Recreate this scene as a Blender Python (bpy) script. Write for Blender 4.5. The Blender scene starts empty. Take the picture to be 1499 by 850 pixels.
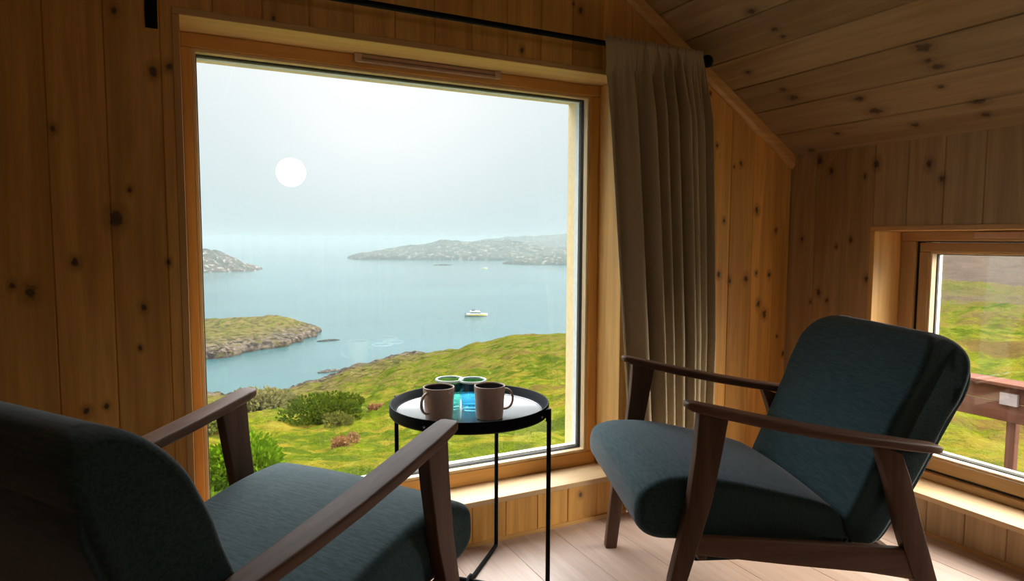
import bpy, math, random
import numpy as np
from mathutils import Vector, Matrix, noise as mn
rnd = random.Random(7)
S = bpy.context.scene
C = S.collection
PI = math.pi
R = math.radians

# ------------------------------------------------------------------ node helpers
class NT:
    def __init__(s, tree): s.t = tree; s.n = tree.nodes; s.l = tree.links
    def N(s, typ, **kw):
        n = s.n.new(typ)
        for k, v in kw.items():
            if k == 'ins':
                for a, b in v.items():
                    if hasattr(b, 'is_linked') or hasattr(b, 'links'): s.l.new(b, n.inputs[a])
                    else: n.inputs[a].default_value = b
            else: setattr(n, k, v)
        return n
    def math(s, op, a, b=0.0, c=None, clamp=False):
        d = {0: a, 1: b}
        if c is not None: d[2] = c
        n = s.N('ShaderNodeMath', operation=op, use_clamp=clamp, ins=d)
        return n.outputs[0]
    def mix(s, f, a, b, blend='MIX'):
        n = s.n.new('ShaderNodeMix'); n.data_type = 'RGBA'; n.blend_type = blend
        for i, v in ((0, f), (6, a), (7, b)):
            if hasattr(v, 'links'): s.l.new(v, n.inputs[i])
            else: n.inputs[i].default_value = v if i == 0 else (*v[:3], 1)
        return n.outputs[2]
    def mr(s, v, a, b, c=0.0, d=1.0, t='SMOOTHSTEP'):
        n = s.N('ShaderNodeMapRange', interpolation_type=t, ins={0: v, 1: a, 2: b, 3: c, 4: d})
        return n.outputs[0]
    def noise(s, vec, scale, detail=3, rough=.5, dist=0.0):
        n = s.N('ShaderNodeTexNoise', ins={'Vector': vec, 'Scale': scale, 'Detail': detail, 'Roughness': rough, 'Distortion': dist})
        return n.outputs[0]
    def vscale(s, vec, sc, loc=(0, 0, 0)):
        n = s.N('ShaderNodeMapping', ins={0: vec, 3: sc, 1: loc}); return n.outputs[0]

def newmat(name):
    m = bpy.data.materials.new(name); m.use_nodes = True
    nt = NT(m.node_tree); b = nt.n['Principled BSDF']
    return m, nt, b

def simple(name, col, rough=.5, metal=0.0, bump=0.0, bscale=50, ior=1.5, var=0.06):
    m, nt, b = newmat(name)
    tc = nt.N('ShaderNodeTexCoord').outputs['Object']
    nz = nt.noise(tc, bscale, 3)
    c = nt.mix(nt.mr(nz, .3, .7), [x*(1-var) for x in col], [min(1, x*(1+var)) for x in col])
    nt.l.new(c, b.inputs['Base Color'])
    b.inputs['Roughness'].default_value = rough; b.inputs['Metallic'].default_value = metal; b.inputs['IOR'].default_value = ior
    if bump:
        bp = nt.N('ShaderNodeBump', ins={'Strength': bump, 'Distance': .002, 'Height': nz})
        nt.l.new(bp.outputs[0], b.inputs['Normal'])
    return m

def wood(name, base, grain_axis=2, plank_axis=None, plank_w=.12, plank_o=0.0, knots=(), kscale=(1, 1, 1), rough=.5,
         contrast=.25, pvar=.12, fine=1.0, autoknots=0.0, knotcol=(.035, .022, .014)):
    m, nt, b = newmat(name)
    tc = nt.N('ShaderNodeTexCoord').outputs['Object']
    st = [1.0, 1.0, 1.0]; st[grain_axis] = .06
    vec = tc
    sep = nt.N('ShaderNodeSeparateXYZ', ins={0: tc})
    if plank_axis is not None:
        pid = nt.math('FLOOR', nt.math('DIVIDE', nt.math('SUBTRACT', sep.outputs[plank_axis], plank_o), plank_w))
        wn = nt.N('ShaderNodeTexWhiteNoise', noise_dimensions='1D', ins={'W': pid})
        off = nt.N('ShaderNodeVectorMath', operation='SCALE', ins={0: wn.outputs['Color'], 'Scale': 9.0}).outputs[0]
        vec = nt.N('ShaderNodeVectorMath', operation='ADD', ins={0: tc, 1: off}).outputs[0]
    v1 = nt.vscale(vec, st)
    g1 = nt.noise(v1, 26*fine, 4, .6, .6)
    g2 = nt.noise(v1, 120*fine, 3, .6)
    g3 = nt.noise(nt.vscale(vec, [x*.35 if i != grain_axis else x*4 for i, x in enumerate(st)]), 9*fine, 2)
    dark = [base[0]*(1-contrast), base[1]*(1-contrast*1.35), base[2]*(1-contrast*1.7)]
    lite = [min(1, x*(1+contrast*.5)) for x in base]
    col = nt.mix(nt.mr(g1, .3, .7), dark, lite)
    col = nt.mix(nt.mr(g2, .35, .7, 0, .35), col, [x*.72 for x in base])
    col = nt.mix(nt.mr(g3, .35, .75, 0, .4), col, [base[0]*.85, base[1]*.72, base[2]*.6])
    if plank_axis is not None:
        v = nt.mr(wn.outputs['Value'], 0, 1, 1-pvar, 1+pvar, 'LINEAR')
        col = nt.mix(1.0, col, nt.N('ShaderNodeCombineXYZ', ins={0: v, 1: v, 2: v}).outputs[0], 'MULTIPLY')
    mask = None
    wob = nt.noise(nt.vscale(tc, (1, 1, 1)), 75, 3)
    for (p, r) in knots:
        r = r*.82
        d = nt.N('ShaderNodeVectorMath', operation='SUBTRACT', ins={0: tc, 1: p}).outputs[0]
        d = nt.N('ShaderNodeVectorMath', operation='MULTIPLY', ins={0: d, 1: (kscale[0]/r, kscale[1]/r, kscale[2]/r)}).outputs[0]
        L = nt.N('ShaderNodeVectorMath', operation='LENGTH', ins={0: d}).outputs['Value']
        mask = L if mask is None else nt.math('MINIMUM', mask, L)
    if autoknots:
        ks = [4.2, 4.2, 4.2]; ks[grain_axis] = 2.2
        vo = nt.N('ShaderNodeTexVoronoi', ins={'Vector': nt.vscale(vec, ks), 'Scale': 1.0, 'Randomness': 1.0})
        gate = nt.math('GREATER_THAN', nt.N('ShaderNodeSeparateColor', ins={0: vo.outputs['Color']}).outputs[0], 1-autoknots)
        dd = nt.math('ADD', nt.math('MULTIPLY', vo.outputs['Distance'], 22.0), nt.math('MULTIPLY', nt.math('SUBTRACT', 1.0, gate), 50.0))
        mask = dd if mask is None else nt.math('MINIMUM', mask, dd)
    if mask is not None:
        mw = nt.math('ADD', mask, nt.math('MULTIPLY', nt.math('SUBTRACT', wob, .5), 1.7))
        halo = nt.mr(mw, 1.0, 2.8, .55, 0)
        col = nt.mix(halo, col, [base[0]*.45, base[1]*.35, base[2]*.28])
        core = nt.mr(mw, .45, 1.2, .85, 0)
        col = nt.mix(core, col, knotcol)
    nt.l.new(col, b.inputs['Base Color'])
    b.inputs['Roughness'].default_value = rough
    bp = nt.N('ShaderNodeBump', ins={'Strength': .12, 'Distance': .001, 'Height': g2})
    nt.l.new(bp.outputs[0], b.inputs['Normal'])
    return m

# ------------------------------------------------------------------ object helpers
def link(name, verts, faces, mat=None, parent=None, smooth=False, bevel=0.0, kind=None):
    me = bpy.data.meshes.new(name); me.from_pydata([tuple(map(float, v)) for v in verts], [], faces); me.update()
    o = bpy.data.objects.new(name, me); C.objects.link(o)
    import bmesh
    bm = bmesh.new(); bm.from_mesh(me); bmesh.ops.recalc_face_normals(bm, faces=bm.faces); bm.to_mesh(me); bm.free()
    if mat: me.materials.append(mat)
    if smooth:
        for p in me.polygons: p.use_smooth = True
        try: me.set_sharp_from_angle(angle=R(smooth if smooth is not True else 50))
        except Exception: pass
    if bevel:
        b = o.modifiers.new('bevel', 'BEVEL'); b.width = bevel; b.segments = 2; b.limit_method = 'ANGLE'; b.angle_limit = R(40)
    if parent: o.parent = parent
    if kind: o['kind'] = kind
    return o
def tag(o, label, cat, group=None, kind=None):
    o['label'] = label
    if cat: o['category'] = cat
    if group: o['group'] = group
    if kind: o['kind'] = kind
    return o
def empty(name, loc, rz=0.0, label=None, cat=None, group=None, kind=None):
    o = bpy.data.objects.new(name, None); C.objects.link(o); o.location = loc; o.rotation_euler = (0, 0, rz); o.empty_display_size = .1
    if label: o['label'] = label
    if cat: o['category'] = cat
    if group: o['group'] = group
    if kind: o['kind'] = kind
    return o
class MB:
    def __init__(s): s.v = []; s.f = []
    def add(s, v, f):
        k = len(s.v); s.v += list(v); s.f += [[i+k for i in q] for q in f]; return s
    def box(s, a, b):
        x0, y0, z0 = a; x1, y1, z1 = b
        return s.add([(x0,y0,z0),(x1,y0,z0),(x1,y1,z0),(x0,y1,z0),(x0,y0,z1),(x1,y0,z1),(x1,y1,z1),(x0,y1,z1)],
                     [(0,3,2,1),(4,5,6,7),(0,1,5,4),(1,2,6,5),(2,3,7,6),(3,0,4,7)])
    def loft(s, loops, cap=True):
        n = len(loops[0]); v = [p for l in loops for p in l]; f = []
        for i in range(len(loops)-1):
            for j in range(n):
                k = (j+1) % n; f.append((i*n+j, i*n+k, (i+1)*n+k, (i+1)*n+j))
        if cap: f.append(tuple(range(n))[::-1]); f.append(tuple((len(loops)-1)*n+j for j in range(n)))
        return s.add(v, f)
    def lathe(s, prof, c=(0, 0, 0), n=48, closed=False):
        loops = [[(c[0]+r*math.cos(2*PI*j/n), c[1]+r*math.sin(2*PI*j/n), c[2]+z) for j in range(n)] for r, z in prof]
        if closed:
            v = [p for l in loops for p in l]; m = len(loops); f = []
            for i in range(m):
                for j in range(n):
                    k = (j+1) % n; i2 = (i+1) % m; f.append((i*n+j, i*n+k, i2*n+k, i2*n+j))
            return s.add(v, f)
        return s.loft(loops)
    def tube(s, pts, r, n=12, sq=False):
        pts = [Vector(p) for p in pts]; loops = []
        rr = r if isinstance(r, (list, tuple)) else [r]*len(pts)
        up = Vector((0, 0, 1)); prev = None
        for i, p in enumerate(pts):
            t = (pts[min(i+1, len(pts)-1)]-pts[max(i-1, 0)]).normalized()
            if prev is None:
                a = t.cross(up)
                if a.length < 1e-3: a = t.cross(Vector((1, 0, 0)))
            else: a = prev - t*prev.dot(t)
            a.normalize(); b = t.cross(a); prev = a
            loops.append([tuple(p+a*rr[i]*math.cos(2*PI*(j+.5)/n)+b*rr[i]*math.sin(2*PI*(j+.5)/n)) for j in range(n)])
        return s.loft(loops)
    def build(s, name, mat, parent=None, **kw): return link(name, s.v, s.f, mat, parent, **kw)
def rrect(w, h, r, n=4):
    pts = []
    for cx, cy, a0 in ((w/2-r, h/2-r, 0), (-w/2+r, h/2-r, 90), (-w/2+r, -h/2+r, 180), (w/2-r, -h/2+r, 270)):
        for i in range(n+1):
            a = R(a0+90*i/n); pts.append((cx+r*math.cos(a), cy+r*math.sin(a)))
    return pts

# ------------------------------------------------------------------ measured room
D = 1.865; DR = 2.005; XW = 2.2103; ZK = 1.3227; SL = .6202; XL = -1.30; YB = -3.2
XRIDGE = .455; ZR = ZK+SL*(XW-XRIDGE)
def roof(x): return ZK+SL*(XW-x) if x >= XRIDGE else ZR-SL*(XRIDGE-x)
W1 = (.018, 1.375, .145, 1.536)      # x0 x1 z0 z1
W2 = (.25, 1.495, .132, 1.018)       # y0 y1 z0 z1
PW = .1195

kL = [((-.121,D,1.522),.009),((-.044,D,1.39),.012),((-.008,D,1.406),.009),((-.255,D,1.235),.008),((-.135,D,1.029),.018),((-.104,D,1.10),.007),
      ((-.223,D,.924),.010),((-.313,D,.855),.015),((-.347,D,.872),.008),((-.084,D,.81),.009),((-.025,D,.921),.007),((-.214,D,.561),.009),((-.172,D,.569),.007),((-.095,D,.707),.006),
      ((1.197,D,1.733),.010),((1.17,D,1.75),.006),((.98,D,1.577),.008),((1.352,D,1.651),.007),((.24,D,1.561),.006),
      ((1.769,D,1.524),.007),((1.861,D,1.5),.006),((1.809,D,1.337),.007),((1.934,D,1.276),.009),((1.899,D,1.263),.006),((2.026,D,1.101),.012),
      ((1.854,D,1.058),.008),((2.135,D,1.022),.009),((1.834,D,.852),.010),((1.892,D,.83),.010),((1.978,D,.833),.013),((2.033,D,.854),.008),((2.105,D,.847),.010),
      ((2.05,D,.731),.012),((2.085,D,.69),.014),((2.16,D,.595),.007),((2.2,D,.521),.010),((1.22,D,.10),.010)]
kC = [((1.612,1.532,1.694),.011),((1.691,1.509,1.645),.009),((1.721,1.503,1.626),.007),((1.806,1.723,1.573),.009),((1.947,1.649,1.486),.013),((1.906,1.656,1.511),.009),
      ((2.009,1.436,1.448),.012),((2.066,1.418,1.412),.014),((1.884,1.158,1.525),.016),((1.956,1.156,1.481),.012),((2.101,1.121,1.39),.012),((2.153,1.126,1.358),.010),
      ((2.134,1.605,1.37),.009),((2.195,1.761,1.332),.009),((2.15,1.335,1.36),.009),((2.024,1.186,1.438),.008),((1.93,1.171,1.5),.010)]
kS = [((XW,1.734,1.291),.014),((XW,1.682,1.247),.012),((XW,1.502,1.255),.013),((XW,1.544,1.215),.007),((XW,1.319,1.236),.012),((XW,1.275,1.184),.010),((XW,1.801,.989),.008),
      ((XW,1.648,.963),.007),((XW,1.59,.989),.009),((XW,1.521,.846),.010),((XW,1.717,.783),.010),((XW,1.752,.745),.007),((XW,1.679,.754),.008)]
BW = (.64, .355, .12)
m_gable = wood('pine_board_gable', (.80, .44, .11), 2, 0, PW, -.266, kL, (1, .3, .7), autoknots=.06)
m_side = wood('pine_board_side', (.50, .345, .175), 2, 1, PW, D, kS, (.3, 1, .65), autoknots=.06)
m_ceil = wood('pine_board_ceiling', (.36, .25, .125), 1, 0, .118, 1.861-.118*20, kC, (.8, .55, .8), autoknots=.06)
m_floor = wood('whitened_oak_floor', (.53, .395, .33), 1, 0, .19, .15, (), contrast=.14, pvar=.05, rough=.42)
m_trimx = wood('pine_trim_lengthwise', (.72, .43, .15), 0, None, contrast=.2)
m_trimz = wood('pine_trim_upright', (.76, .45, .15), 2, None, contrast=.2)
m_trimy = wood('pine_trim_side', (.66, .38, .15), 1, None, contrast=.2)
m_sillx = wood('pine_sill_lengthwise', (.78, .55, .30), 0, None, contrast=.15, autoknots=.05)
m_headx = wood('pine_head_board', (.78, .50, .20), 0, None, contrast=.15)
m_silly = wood('pine_sill_side', (.78, .55, .30), 1, None, contrast=.15, autoknots=.08)
m_frx = wood('window_frame_pine_rail', (.78, .42, .11), 0, None, contrast=.12)
m_frz = wood('window_frame_pine_stile', (.78, .42, .11), 2, None, contrast=.12)
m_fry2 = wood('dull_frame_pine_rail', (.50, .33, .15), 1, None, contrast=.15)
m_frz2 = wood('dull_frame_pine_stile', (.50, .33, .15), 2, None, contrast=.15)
m_bead = wood('glazing_bead_pine', (.80, .60, .36), 2, None, contrast=.08)
m_gasket_gap = simple('black_gasket_and_gap_shade', (.015, .015, .015), .6)
m_alu = simple('grey_aluminium_cladding', (.66, .68, .68), .4, .0)
m_out = simple('pale_yellow_outer_wood', (.80, .62, .34), .5)

def planks(mb, P0, U, V, N, cuts, lo, hi, T=.13, holes=(), ch=.0025, gaps=None):
    """boards side by side: cuts are board edges along U, running along V from lo(u) to hi(u); N faces the room"""
    P0, U, V, N = map(Vector, (P0, U, V, N))
    cuts = sorted(cuts)
    for a, b in zip(cuts[:-1], cuts[1:]):
        es = [a]+[e for h in holes for e in h[:2] if a+1e-4 < e < b-1e-4]+[b]
        if a < XRIDGE < b and hi(XRIDGE) > max(hi(a), hi(b)): es.append(XRIDGE)
        es = sorted(es)
        for c, d in zip(es[:-1], es[1:]):
            m = (c+d)/2; iv = [(lo(c), hi(c), lo(d), hi(d))]
            for h in holes:
                if h[0] < m < h[1]: iv = [(lo(c), h[2], lo(d), h[2]), (h[3], hi(c), h[3], hi(d))]
            for (c0, c1, d0, d1) in iv:
                if min(c1-c0, d1-d0) < 1e-4 and max(c1-c0, d1-d0) < 2e-4: continue
                cc = ch if c == a else 0; cd = ch if d == b else 0
                k = (c1-d1)/(d-c) if d > c else 0
                def pt(u, v, n): return tuple(P0+U*u+V*v+N*n)
                fc0 = c0+(d0-c0)*cc/(d-c); fc1 = c1+(d1-c1)*cc/(d-c); fd0 = d0-(d0-c0)*cd/(d-c); fd1 = d1-(d1-c1)*cd/(d-c)
                vs = [pt(c, c0, -ch-.001), pt(c+cc, fc0, 0), pt(d-cd, fd0, 0), pt(d, d0, -ch-.001), pt(d, d0, -T), pt(c, c0, -T),
                      pt(c, c1, -ch-.001), pt(c+cc, fc1, 0), pt(d-cd, fd1, 0), pt(d, d1, -ch-.001), pt(d, d1, -T), pt(c, c1, -T)]
                fs = [(0,1,2,3,4,5), (11,10,9,8,7,6)]+[(i, (i+1) % 6, 6+(i+1) % 6, 6+i) for i in range(6)]
                mb.add(vs, fs)
def cutlist(lo, hi, w, o):
    k0 = math.ceil((lo-o)/w+1e-6); out = [lo]
    k = k0
    while o+k*w < hi-1e-4:
        if o+k*w > lo+1e-3: out.append(o+k*w)
        k += 1
    return out+[hi]

# gable wall
mb = MB()
planks(mb, (0, D, 0), (1, 0, 0), (0, 0, 1), (0, -1, 0), cutlist(XL, XW, PW, -.266), lambda u: 0, roof, .13, [(W1[0]-.018, W1[1]+.018, W1[2]-.018, W1[3]+.018)])
wf = mb.build('wall_front', m_gable, kind='structure')
# right knee wall
mb = MB()
planks(mb, (XW, 0, 0), (0, 1, 0), (0, 0, 1), (-1, 0, 0), cutlist(YB-.12, D+.12, PW, D), lambda u: 0, lambda u: ZK+.0, .13, [(W2[0]-.018, W2[1]+.018, W2[2]-.018, W2[3]+.018)])
mb.build('wall_right', m_side, kind='structure')
mb = MB()
planks(mb, (XL, 0, 0), (0, 1, 0), (0, 0, 1), (1, 0, 0), cutlist(YB-.12, D+.12, PW, D), lambda u: 0, lambda u: roof(XL), .13)
mb.build('wall_left', m_side, kind='structure')
mb = MB()
planks(mb, (0, YB, 0), (1, 0, 0), (0, 0, 1), (0, 1, 0), cutlist(XL, XW, PW, -.266), lambda u: 0, roof, .13)
mb.build('wall_back', m_gable, kind='structure')
# ceiling slopes
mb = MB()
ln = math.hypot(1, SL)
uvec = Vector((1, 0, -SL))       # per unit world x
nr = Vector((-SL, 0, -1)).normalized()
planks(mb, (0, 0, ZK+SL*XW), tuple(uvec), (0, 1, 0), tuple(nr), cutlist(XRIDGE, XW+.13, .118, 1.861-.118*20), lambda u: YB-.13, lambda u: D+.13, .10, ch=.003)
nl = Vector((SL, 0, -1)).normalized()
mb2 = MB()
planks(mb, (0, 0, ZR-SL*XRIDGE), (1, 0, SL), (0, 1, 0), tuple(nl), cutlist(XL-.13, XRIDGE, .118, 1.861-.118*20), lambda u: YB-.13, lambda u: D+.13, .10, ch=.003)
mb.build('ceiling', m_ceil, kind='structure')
mb = MB()
planks(mb, (0, 0, 0), (1, 0, 0), (0, 1, 0), (0, 0, 1), cutlist(XL-.13, XW+.13, .19, .15), lambda u: YB-.13, lambda u: D+.13, .10, ch=.0012)
mb.build('floor', m_floor, kind='structure')

# trims: along the slope on the gable, and low ones
def slope_trim(name, a, b, off0, off1, yth, mat, kind='structure'):
    mb = MB(); d = Vector((b[0]-a[0], 0, b[1]-a[1])).normalized(); n = Vector((0, 0, -1.17))
    A = Vector((a[0], D, a[1])); B = Vector((b[0], D, b[1]))
    prof = [(off0, 0), (off1, 0), (off1, yth*.55), (off1-(off1-off0)*.3, yth), (off0, yth)]
    mb.loft([[tuple(P+n*o-Vector((0, y, 0))) for o, y in prof] for P in (A, B)])
    return mb.build(name, mat, kind=kind)
slope_trim('trim_1', (XW, roof(XW)), (XRIDGE, ZR), 0, .044, .018, m_trimx)
slope_trim('trim_2', (XL, roof(XL)), (XRIDGE, ZR), 0, .036, .018, m_trimx)
mb = MB(); mb.box((XL, D-.008, 0), (W1[0]+1.9, D, .012)); mb.box((W1[0]+1.9, D-.008, 0), (XW, D, .012)); mb.build('baseboard_front', m_trimx, kind='structure')
mb = MB(); mb.box((XW-.008, YB, 0), (XW, D, .012)); mb.build('baseboard_right', m_trimy, kind='structure')

# ------------------------------------------------------------------ window 1
def thin_fresnel(nt):
    bf = nt.N('ShaderNodeNewGeometry').outputs['Backfacing']
    ior = nt.mr(bf, 0, 1, 1.5, 1/1.5, 'LINEAR')          # the same reflectance from both faces of a pane
    return nt.N('ShaderNodeFresnel', ins={'IOR': ior})
def glass_mat():
    m, nt, b = newmat('clear_window_glass'); nt.n.remove(b)
    tr = nt.N('ShaderNodeBsdfTransparent', ins={0: (.97, .985, .98, 1)})
    gl = nt.N('ShaderNodeBsdfGlossy', ins={'Roughness': .0, 'Color': (1, 1, 1, 1)})
    fr = thin_fresnel(nt)
    mx = nt.N('ShaderNodeMixShader', ins={0: fr.outputs[0], 1: tr.outputs[0], 2: gl.outputs[0]})
    nt.l.new(mx.outputs[0], nt.n['Material Output'].inputs[0]); return m
m_glass = glass_mat()
def ring(mb, o, i, y0, y1, conv=lambda a, b, c: (a, c, b)):
    """rectangular ring between outer (a0,a1,b0,b1) and inner, depth y0..y1, mitred"""
    def rc(r): return [(r[0], r[2]), (r[1], r[2]), (r[1], r[3]), (r[0], r[3])]
    O, I = rc(o), rc(i); vs = []
    for y in (y0, y1):
        vs += [conv(a, b, y) for a, b in O]+[conv(a, b, y) for a, b in I]
    fs = []
    for k in range(4):
        j = (k+1) % 4
        fs += [(k, j, 4+j, 4+k), (8+k, 12+k, 12+j, 8+j), (k, 8+k, 8+j, j), (4+k, 4+j, 12+j, 12+k)]
    mb.add(vs, fs)
def inset(r, l, rr, b, t): return (r[0]+l, r[1]-rr, r[2]+b, r[3]-t)
w1 = empty('window_1', ((W1[0]+W1[1])/2, D, W1[2]), kind='structure')
def wchild(mb, name, mat, par, **kw):
    o = mb.build(name, mat, None, **kw); o.parent = par; o.matrix_parent_inverse = Matrix.Translation(par.location).inverted()
    return o
x0, x1, z0, z1 = W1; T = .018; YO = 2.13
# lining boards
mb = MB(); mb.box((x0-.001, D-.001, z0-T), (x1+T, YO, z0)); s = wchild(mb, 'window_sill', m_sillx, w1, bevel=.002)
mb = MB(); mb.box((x0-T, D-.001, z1), (x1+T, YO, z1+T)); wchild(mb, 'head_lining', m_headx, w1, bevel=.002)
mb = MB(); mb.box((x0-T, D-.001, z0), (x0, YO, z1)); mb.box((x1, D-.001, z0), (x1+T, YO, z1)); wchild(mb, 'side_lining', m_trimz, w1, bevel=.002)
o1 = W1; g1 = (.055, 1.325, .203, 1.487)
fin = (g1[0]-.010, g1[1]+.010, g1[2]-.010, g1[3]+.010)
def frame_parts(o1, fin, y0, y1, par, conv, mats, bev=.0035):
    top = MB(); a0, a1, b0, b1 = o1; c0, c1, d0, d1 = fin
    def bx(p, q):
        m = MB(); P = conv(p[0], p[1], y0); Q = conv(q[0], q[1], y1)
        m.box(tuple(min(a, b) for a, b in zip(P, Q)), tuple(max(a, b) for a, b in zip(P, Q))); return m
    for nm, p, q, mt in (('frame_rail', (a0, d1), (a1, b1), mats[0]), ('frame_rail', (a0, b0), (a1, d0), mats[0]),
                     ('frame_stile', (a0, d0), (c0, d1), mats[1]), ('frame_stile', (c1, d0), (a1, d1), mats[1])):
        wchild(bx(p, q), nm, mt, par, bevel=bev)
cv1 = lambda a, b, c: (a, c, b)
frame_parts(o1, fin, DR, 2.085, w1, cv1, (m_frx, m_frz))
mb = MB(); ring(mb, fin, g1, DR+.004, 2.036, cv1); wchild(mb, 'glazing_bead', m_bead, w1, bevel=.002)
mb = MB(); ring(mb, fin, inset(g1, .003, .003, .003, .003), 2.036, 2.040, cv1); ring(mb, fin, inset(g1, .003, .003, .003, .003), 2.046, 2.052, cv1); wchild(mb, 'rubber_gasket', m_gasket_gap, w1)
mb = MB(); ring(mb, fin, inset(g1, .004, .004, .006, .004), 2.060, 2.085, cv1); wchild(mb, 'aluminium_cladding', m_alu, w1)
mb = MB(); ring(mb, inset(o1, .02, .02, .02, .02), inset(g1, .0, -.002, -.022, -.004), 2.0851, 2.145, cv1); wchild(mb, 'outer_frame', m_out, w1)
mb = MB(); mb.box((fin[0], 2.041, fin[2]), (fin[1], 2.045, fin[3])); wchild(mb, 'glass_pane', m_glass, w1)
# slot vent on the top rail
m_vent = simple('pinkish_grey_vent_plastic', (.50, .33, .24), .45)
mb = MB(); mb.box((.485, 1.988, 1.512), (.965, DR, 1.535))
v = wchild(mb, 'slot_vent', m_vent, w1, bevel=.002)
mb = MB(); mb.box((.50, 1.986, 1.519), (.95, 1.9879, 1.524)); mb.build('vent_slit', simple('vent_slit_brown', (.22, .13, .09), .6), None)
vs_ = bpy.data.objects['vent_slit']; vs_.parent = v
mb = MB()
for xx in (.482, .945): mb.box((xx, 1.985, 1.510), (xx+.022, 1.990, 1.536))
e = mb.build('end_cap', simple('pale_vent_end', (.62, .45, .33), .4), None, bevel=.002); e.parent = v

# ------------------------------------------------------------------ window 2 (right knee wall)
w2 = empty('window_2', (XW, (W2[0]+W2[1])/2, W2[2]), kind='structure')
y0, y1, z0, z1 = W2; XO = XW+.33
mb = MB(); mb.box((XW-.002, y0, z0-T), (XO, y1+T, z0)); wchild(mb, 'window_sill', m_silly, w2, bevel=.002)
mb = MB(); mb.box((XW-.002, y0-T, z1), (XO, y1+T, z1+T)); wchild(mb, 'head_lining', m_trimy, w2, bevel=.002)
mb = MB(); mb.box((XW-.002, y0-T, z0), (XO, y0, z1)); mb.box((XW-.002, y1, z0), (XO, y1+T, z1)); wchild(mb, 'side_lining', m_trimz, w2, bevel=.002)
cv2 = lambda a, b, c: (c, a, b)
o2 = W2; i2 = inset(o2, .05, .052, .028, .035)
frame_parts(o2, i2, XW+.150, XW+.25, w2, cv2, (m_fry2, m_frz2))      # outer frame
sash_o = inset(i2, .008, .010, .008, .005); sash_i = inset(sash_o, .055, .042, .052, .040)
sash_b = inset(sash_i, -.008, -.008, -.008, -.008)
frame_parts(sash_o, sash_b, XW+.142+.02, XW+.225, w2, cv2, (m_fry2, m_frz2))
mb = MB(); ring(mb, inset(i2, -.001, -.001, -.001, -.001), inset(sash_o, -.0005, -.0005, -.0005, -.0005), XW+.168, XW+.20, cv2); wchild(mb, 'sash_gap_shade', m_gasket_gap, w2)  # black ring filling the sash gap, standing in for its shadow
mb = MB(); ring(mb, sash_b, sash_i, XW+.168, XW+.198, cv2); wchild(mb, 'glazing_bead', m_bead, w2, bevel=.002)
g2 = inset(sash_i, .003, .003, .003, .003)
mb = MB(); ring(mb, sash_b, g2, XW+.198, XW+.202, cv2); wchild(mb, 'rubber_gasket', m_gasket_gap, w2)
mb = MB(); ring(mb, sash_b, inset(sash_i, .002, .002, .008, .002), XW+.210, XW+.228, cv2); wchild(mb, 'aluminium_cladding', m_alu, w2)
mb = MB(); mb.box((XW+.203, sash_b[0], sash_b[2]), (XW+.207, sash_b[1], sash_b[3])); wchild(mb, 'glass_pane', m_glass, w2)
mb = MB(); ring(mb, inset(o2, .02, .02, .02, .02), inset(i2, .0, .0, .0, .0), XW+.2501, XW+.30, cv2); wchild(mb, 'outer_frame', m_out, w2)
mb = MB(); mb.box((XW+.138, .55, z1-.024), (XW+.150, 1.245, z1-.004)); wchild(mb, 'slot_vent', m_vent, w2, bevel=.002)

# ------------------------------------------------------------------ curtain rod, curtain
m_black = simple('black_painted_metal', (.006, .008, .010), .55, .0, bscale=200)
m_black.node_tree.nodes['Principled BSDF'].inputs['Specular IOR Level'].default_value = .08
RY, RZ = 1.785, 1.612
rod = empty('curtain_rod', (.4, D, RZ), 0, 'long black metal curtain rod above the big window', 'curtain rod')
def rel(mb, name, mat, par, **kw):
    o = mb.build(name, mat, par, **kw); o.matrix_parent_inverse = Matrix.Translation(par.location).inverted(); return o
mb = MB(); mb.tube([(-.16, RY, RZ), (1.648, RY, RZ)], .0085, 16); rel(mb, 'rod_pole', m_black, rod, smooth=True)
for xx, sg in ((1.648, 1), (-.16, -1)):
    mb = MB(); mb.tube([(xx, RY, RZ), (xx+.006*sg, RY, RZ), (xx+.0061*sg, RY, RZ), (xx+.010*sg, RY, RZ)], [.0085, .006, .008, .012], 16)
    cen = Vector((xx+.024*sg, RY, RZ)); loops = []
    for i in range(1, 12):
        a = PI*i/12; loops.append([(cen.x-sg*.022*math.cos(a), cen.y+.022*math.sin(a)*math.cos(2*PI*j/20), cen.z-.003+.022*math.sin(a)*math.sin(2*PI*j/20)) for j in range(20)])
    mb.loft(loops); rel(mb, 'finial', m_black, rod, smooth=True)
for xx in (-.0435, 1.60):
    mb = MB(); mb.box((xx-.0135, D-.005, RZ-.118 if xx < 0 else RZ-.045), (xx+.0135, D, RZ+.03))
    mb.box((xx-.006, RY-.004, RZ-.016), (xx+.006, D-.004, RZ-.008)); mb.tube([(xx-.006, RY, RZ-.001), (xx+.006, RY, RZ-.001)], .0095, 16)
    rel(mb, 'bracket', m_black, rod, bevel=.001)

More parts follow.
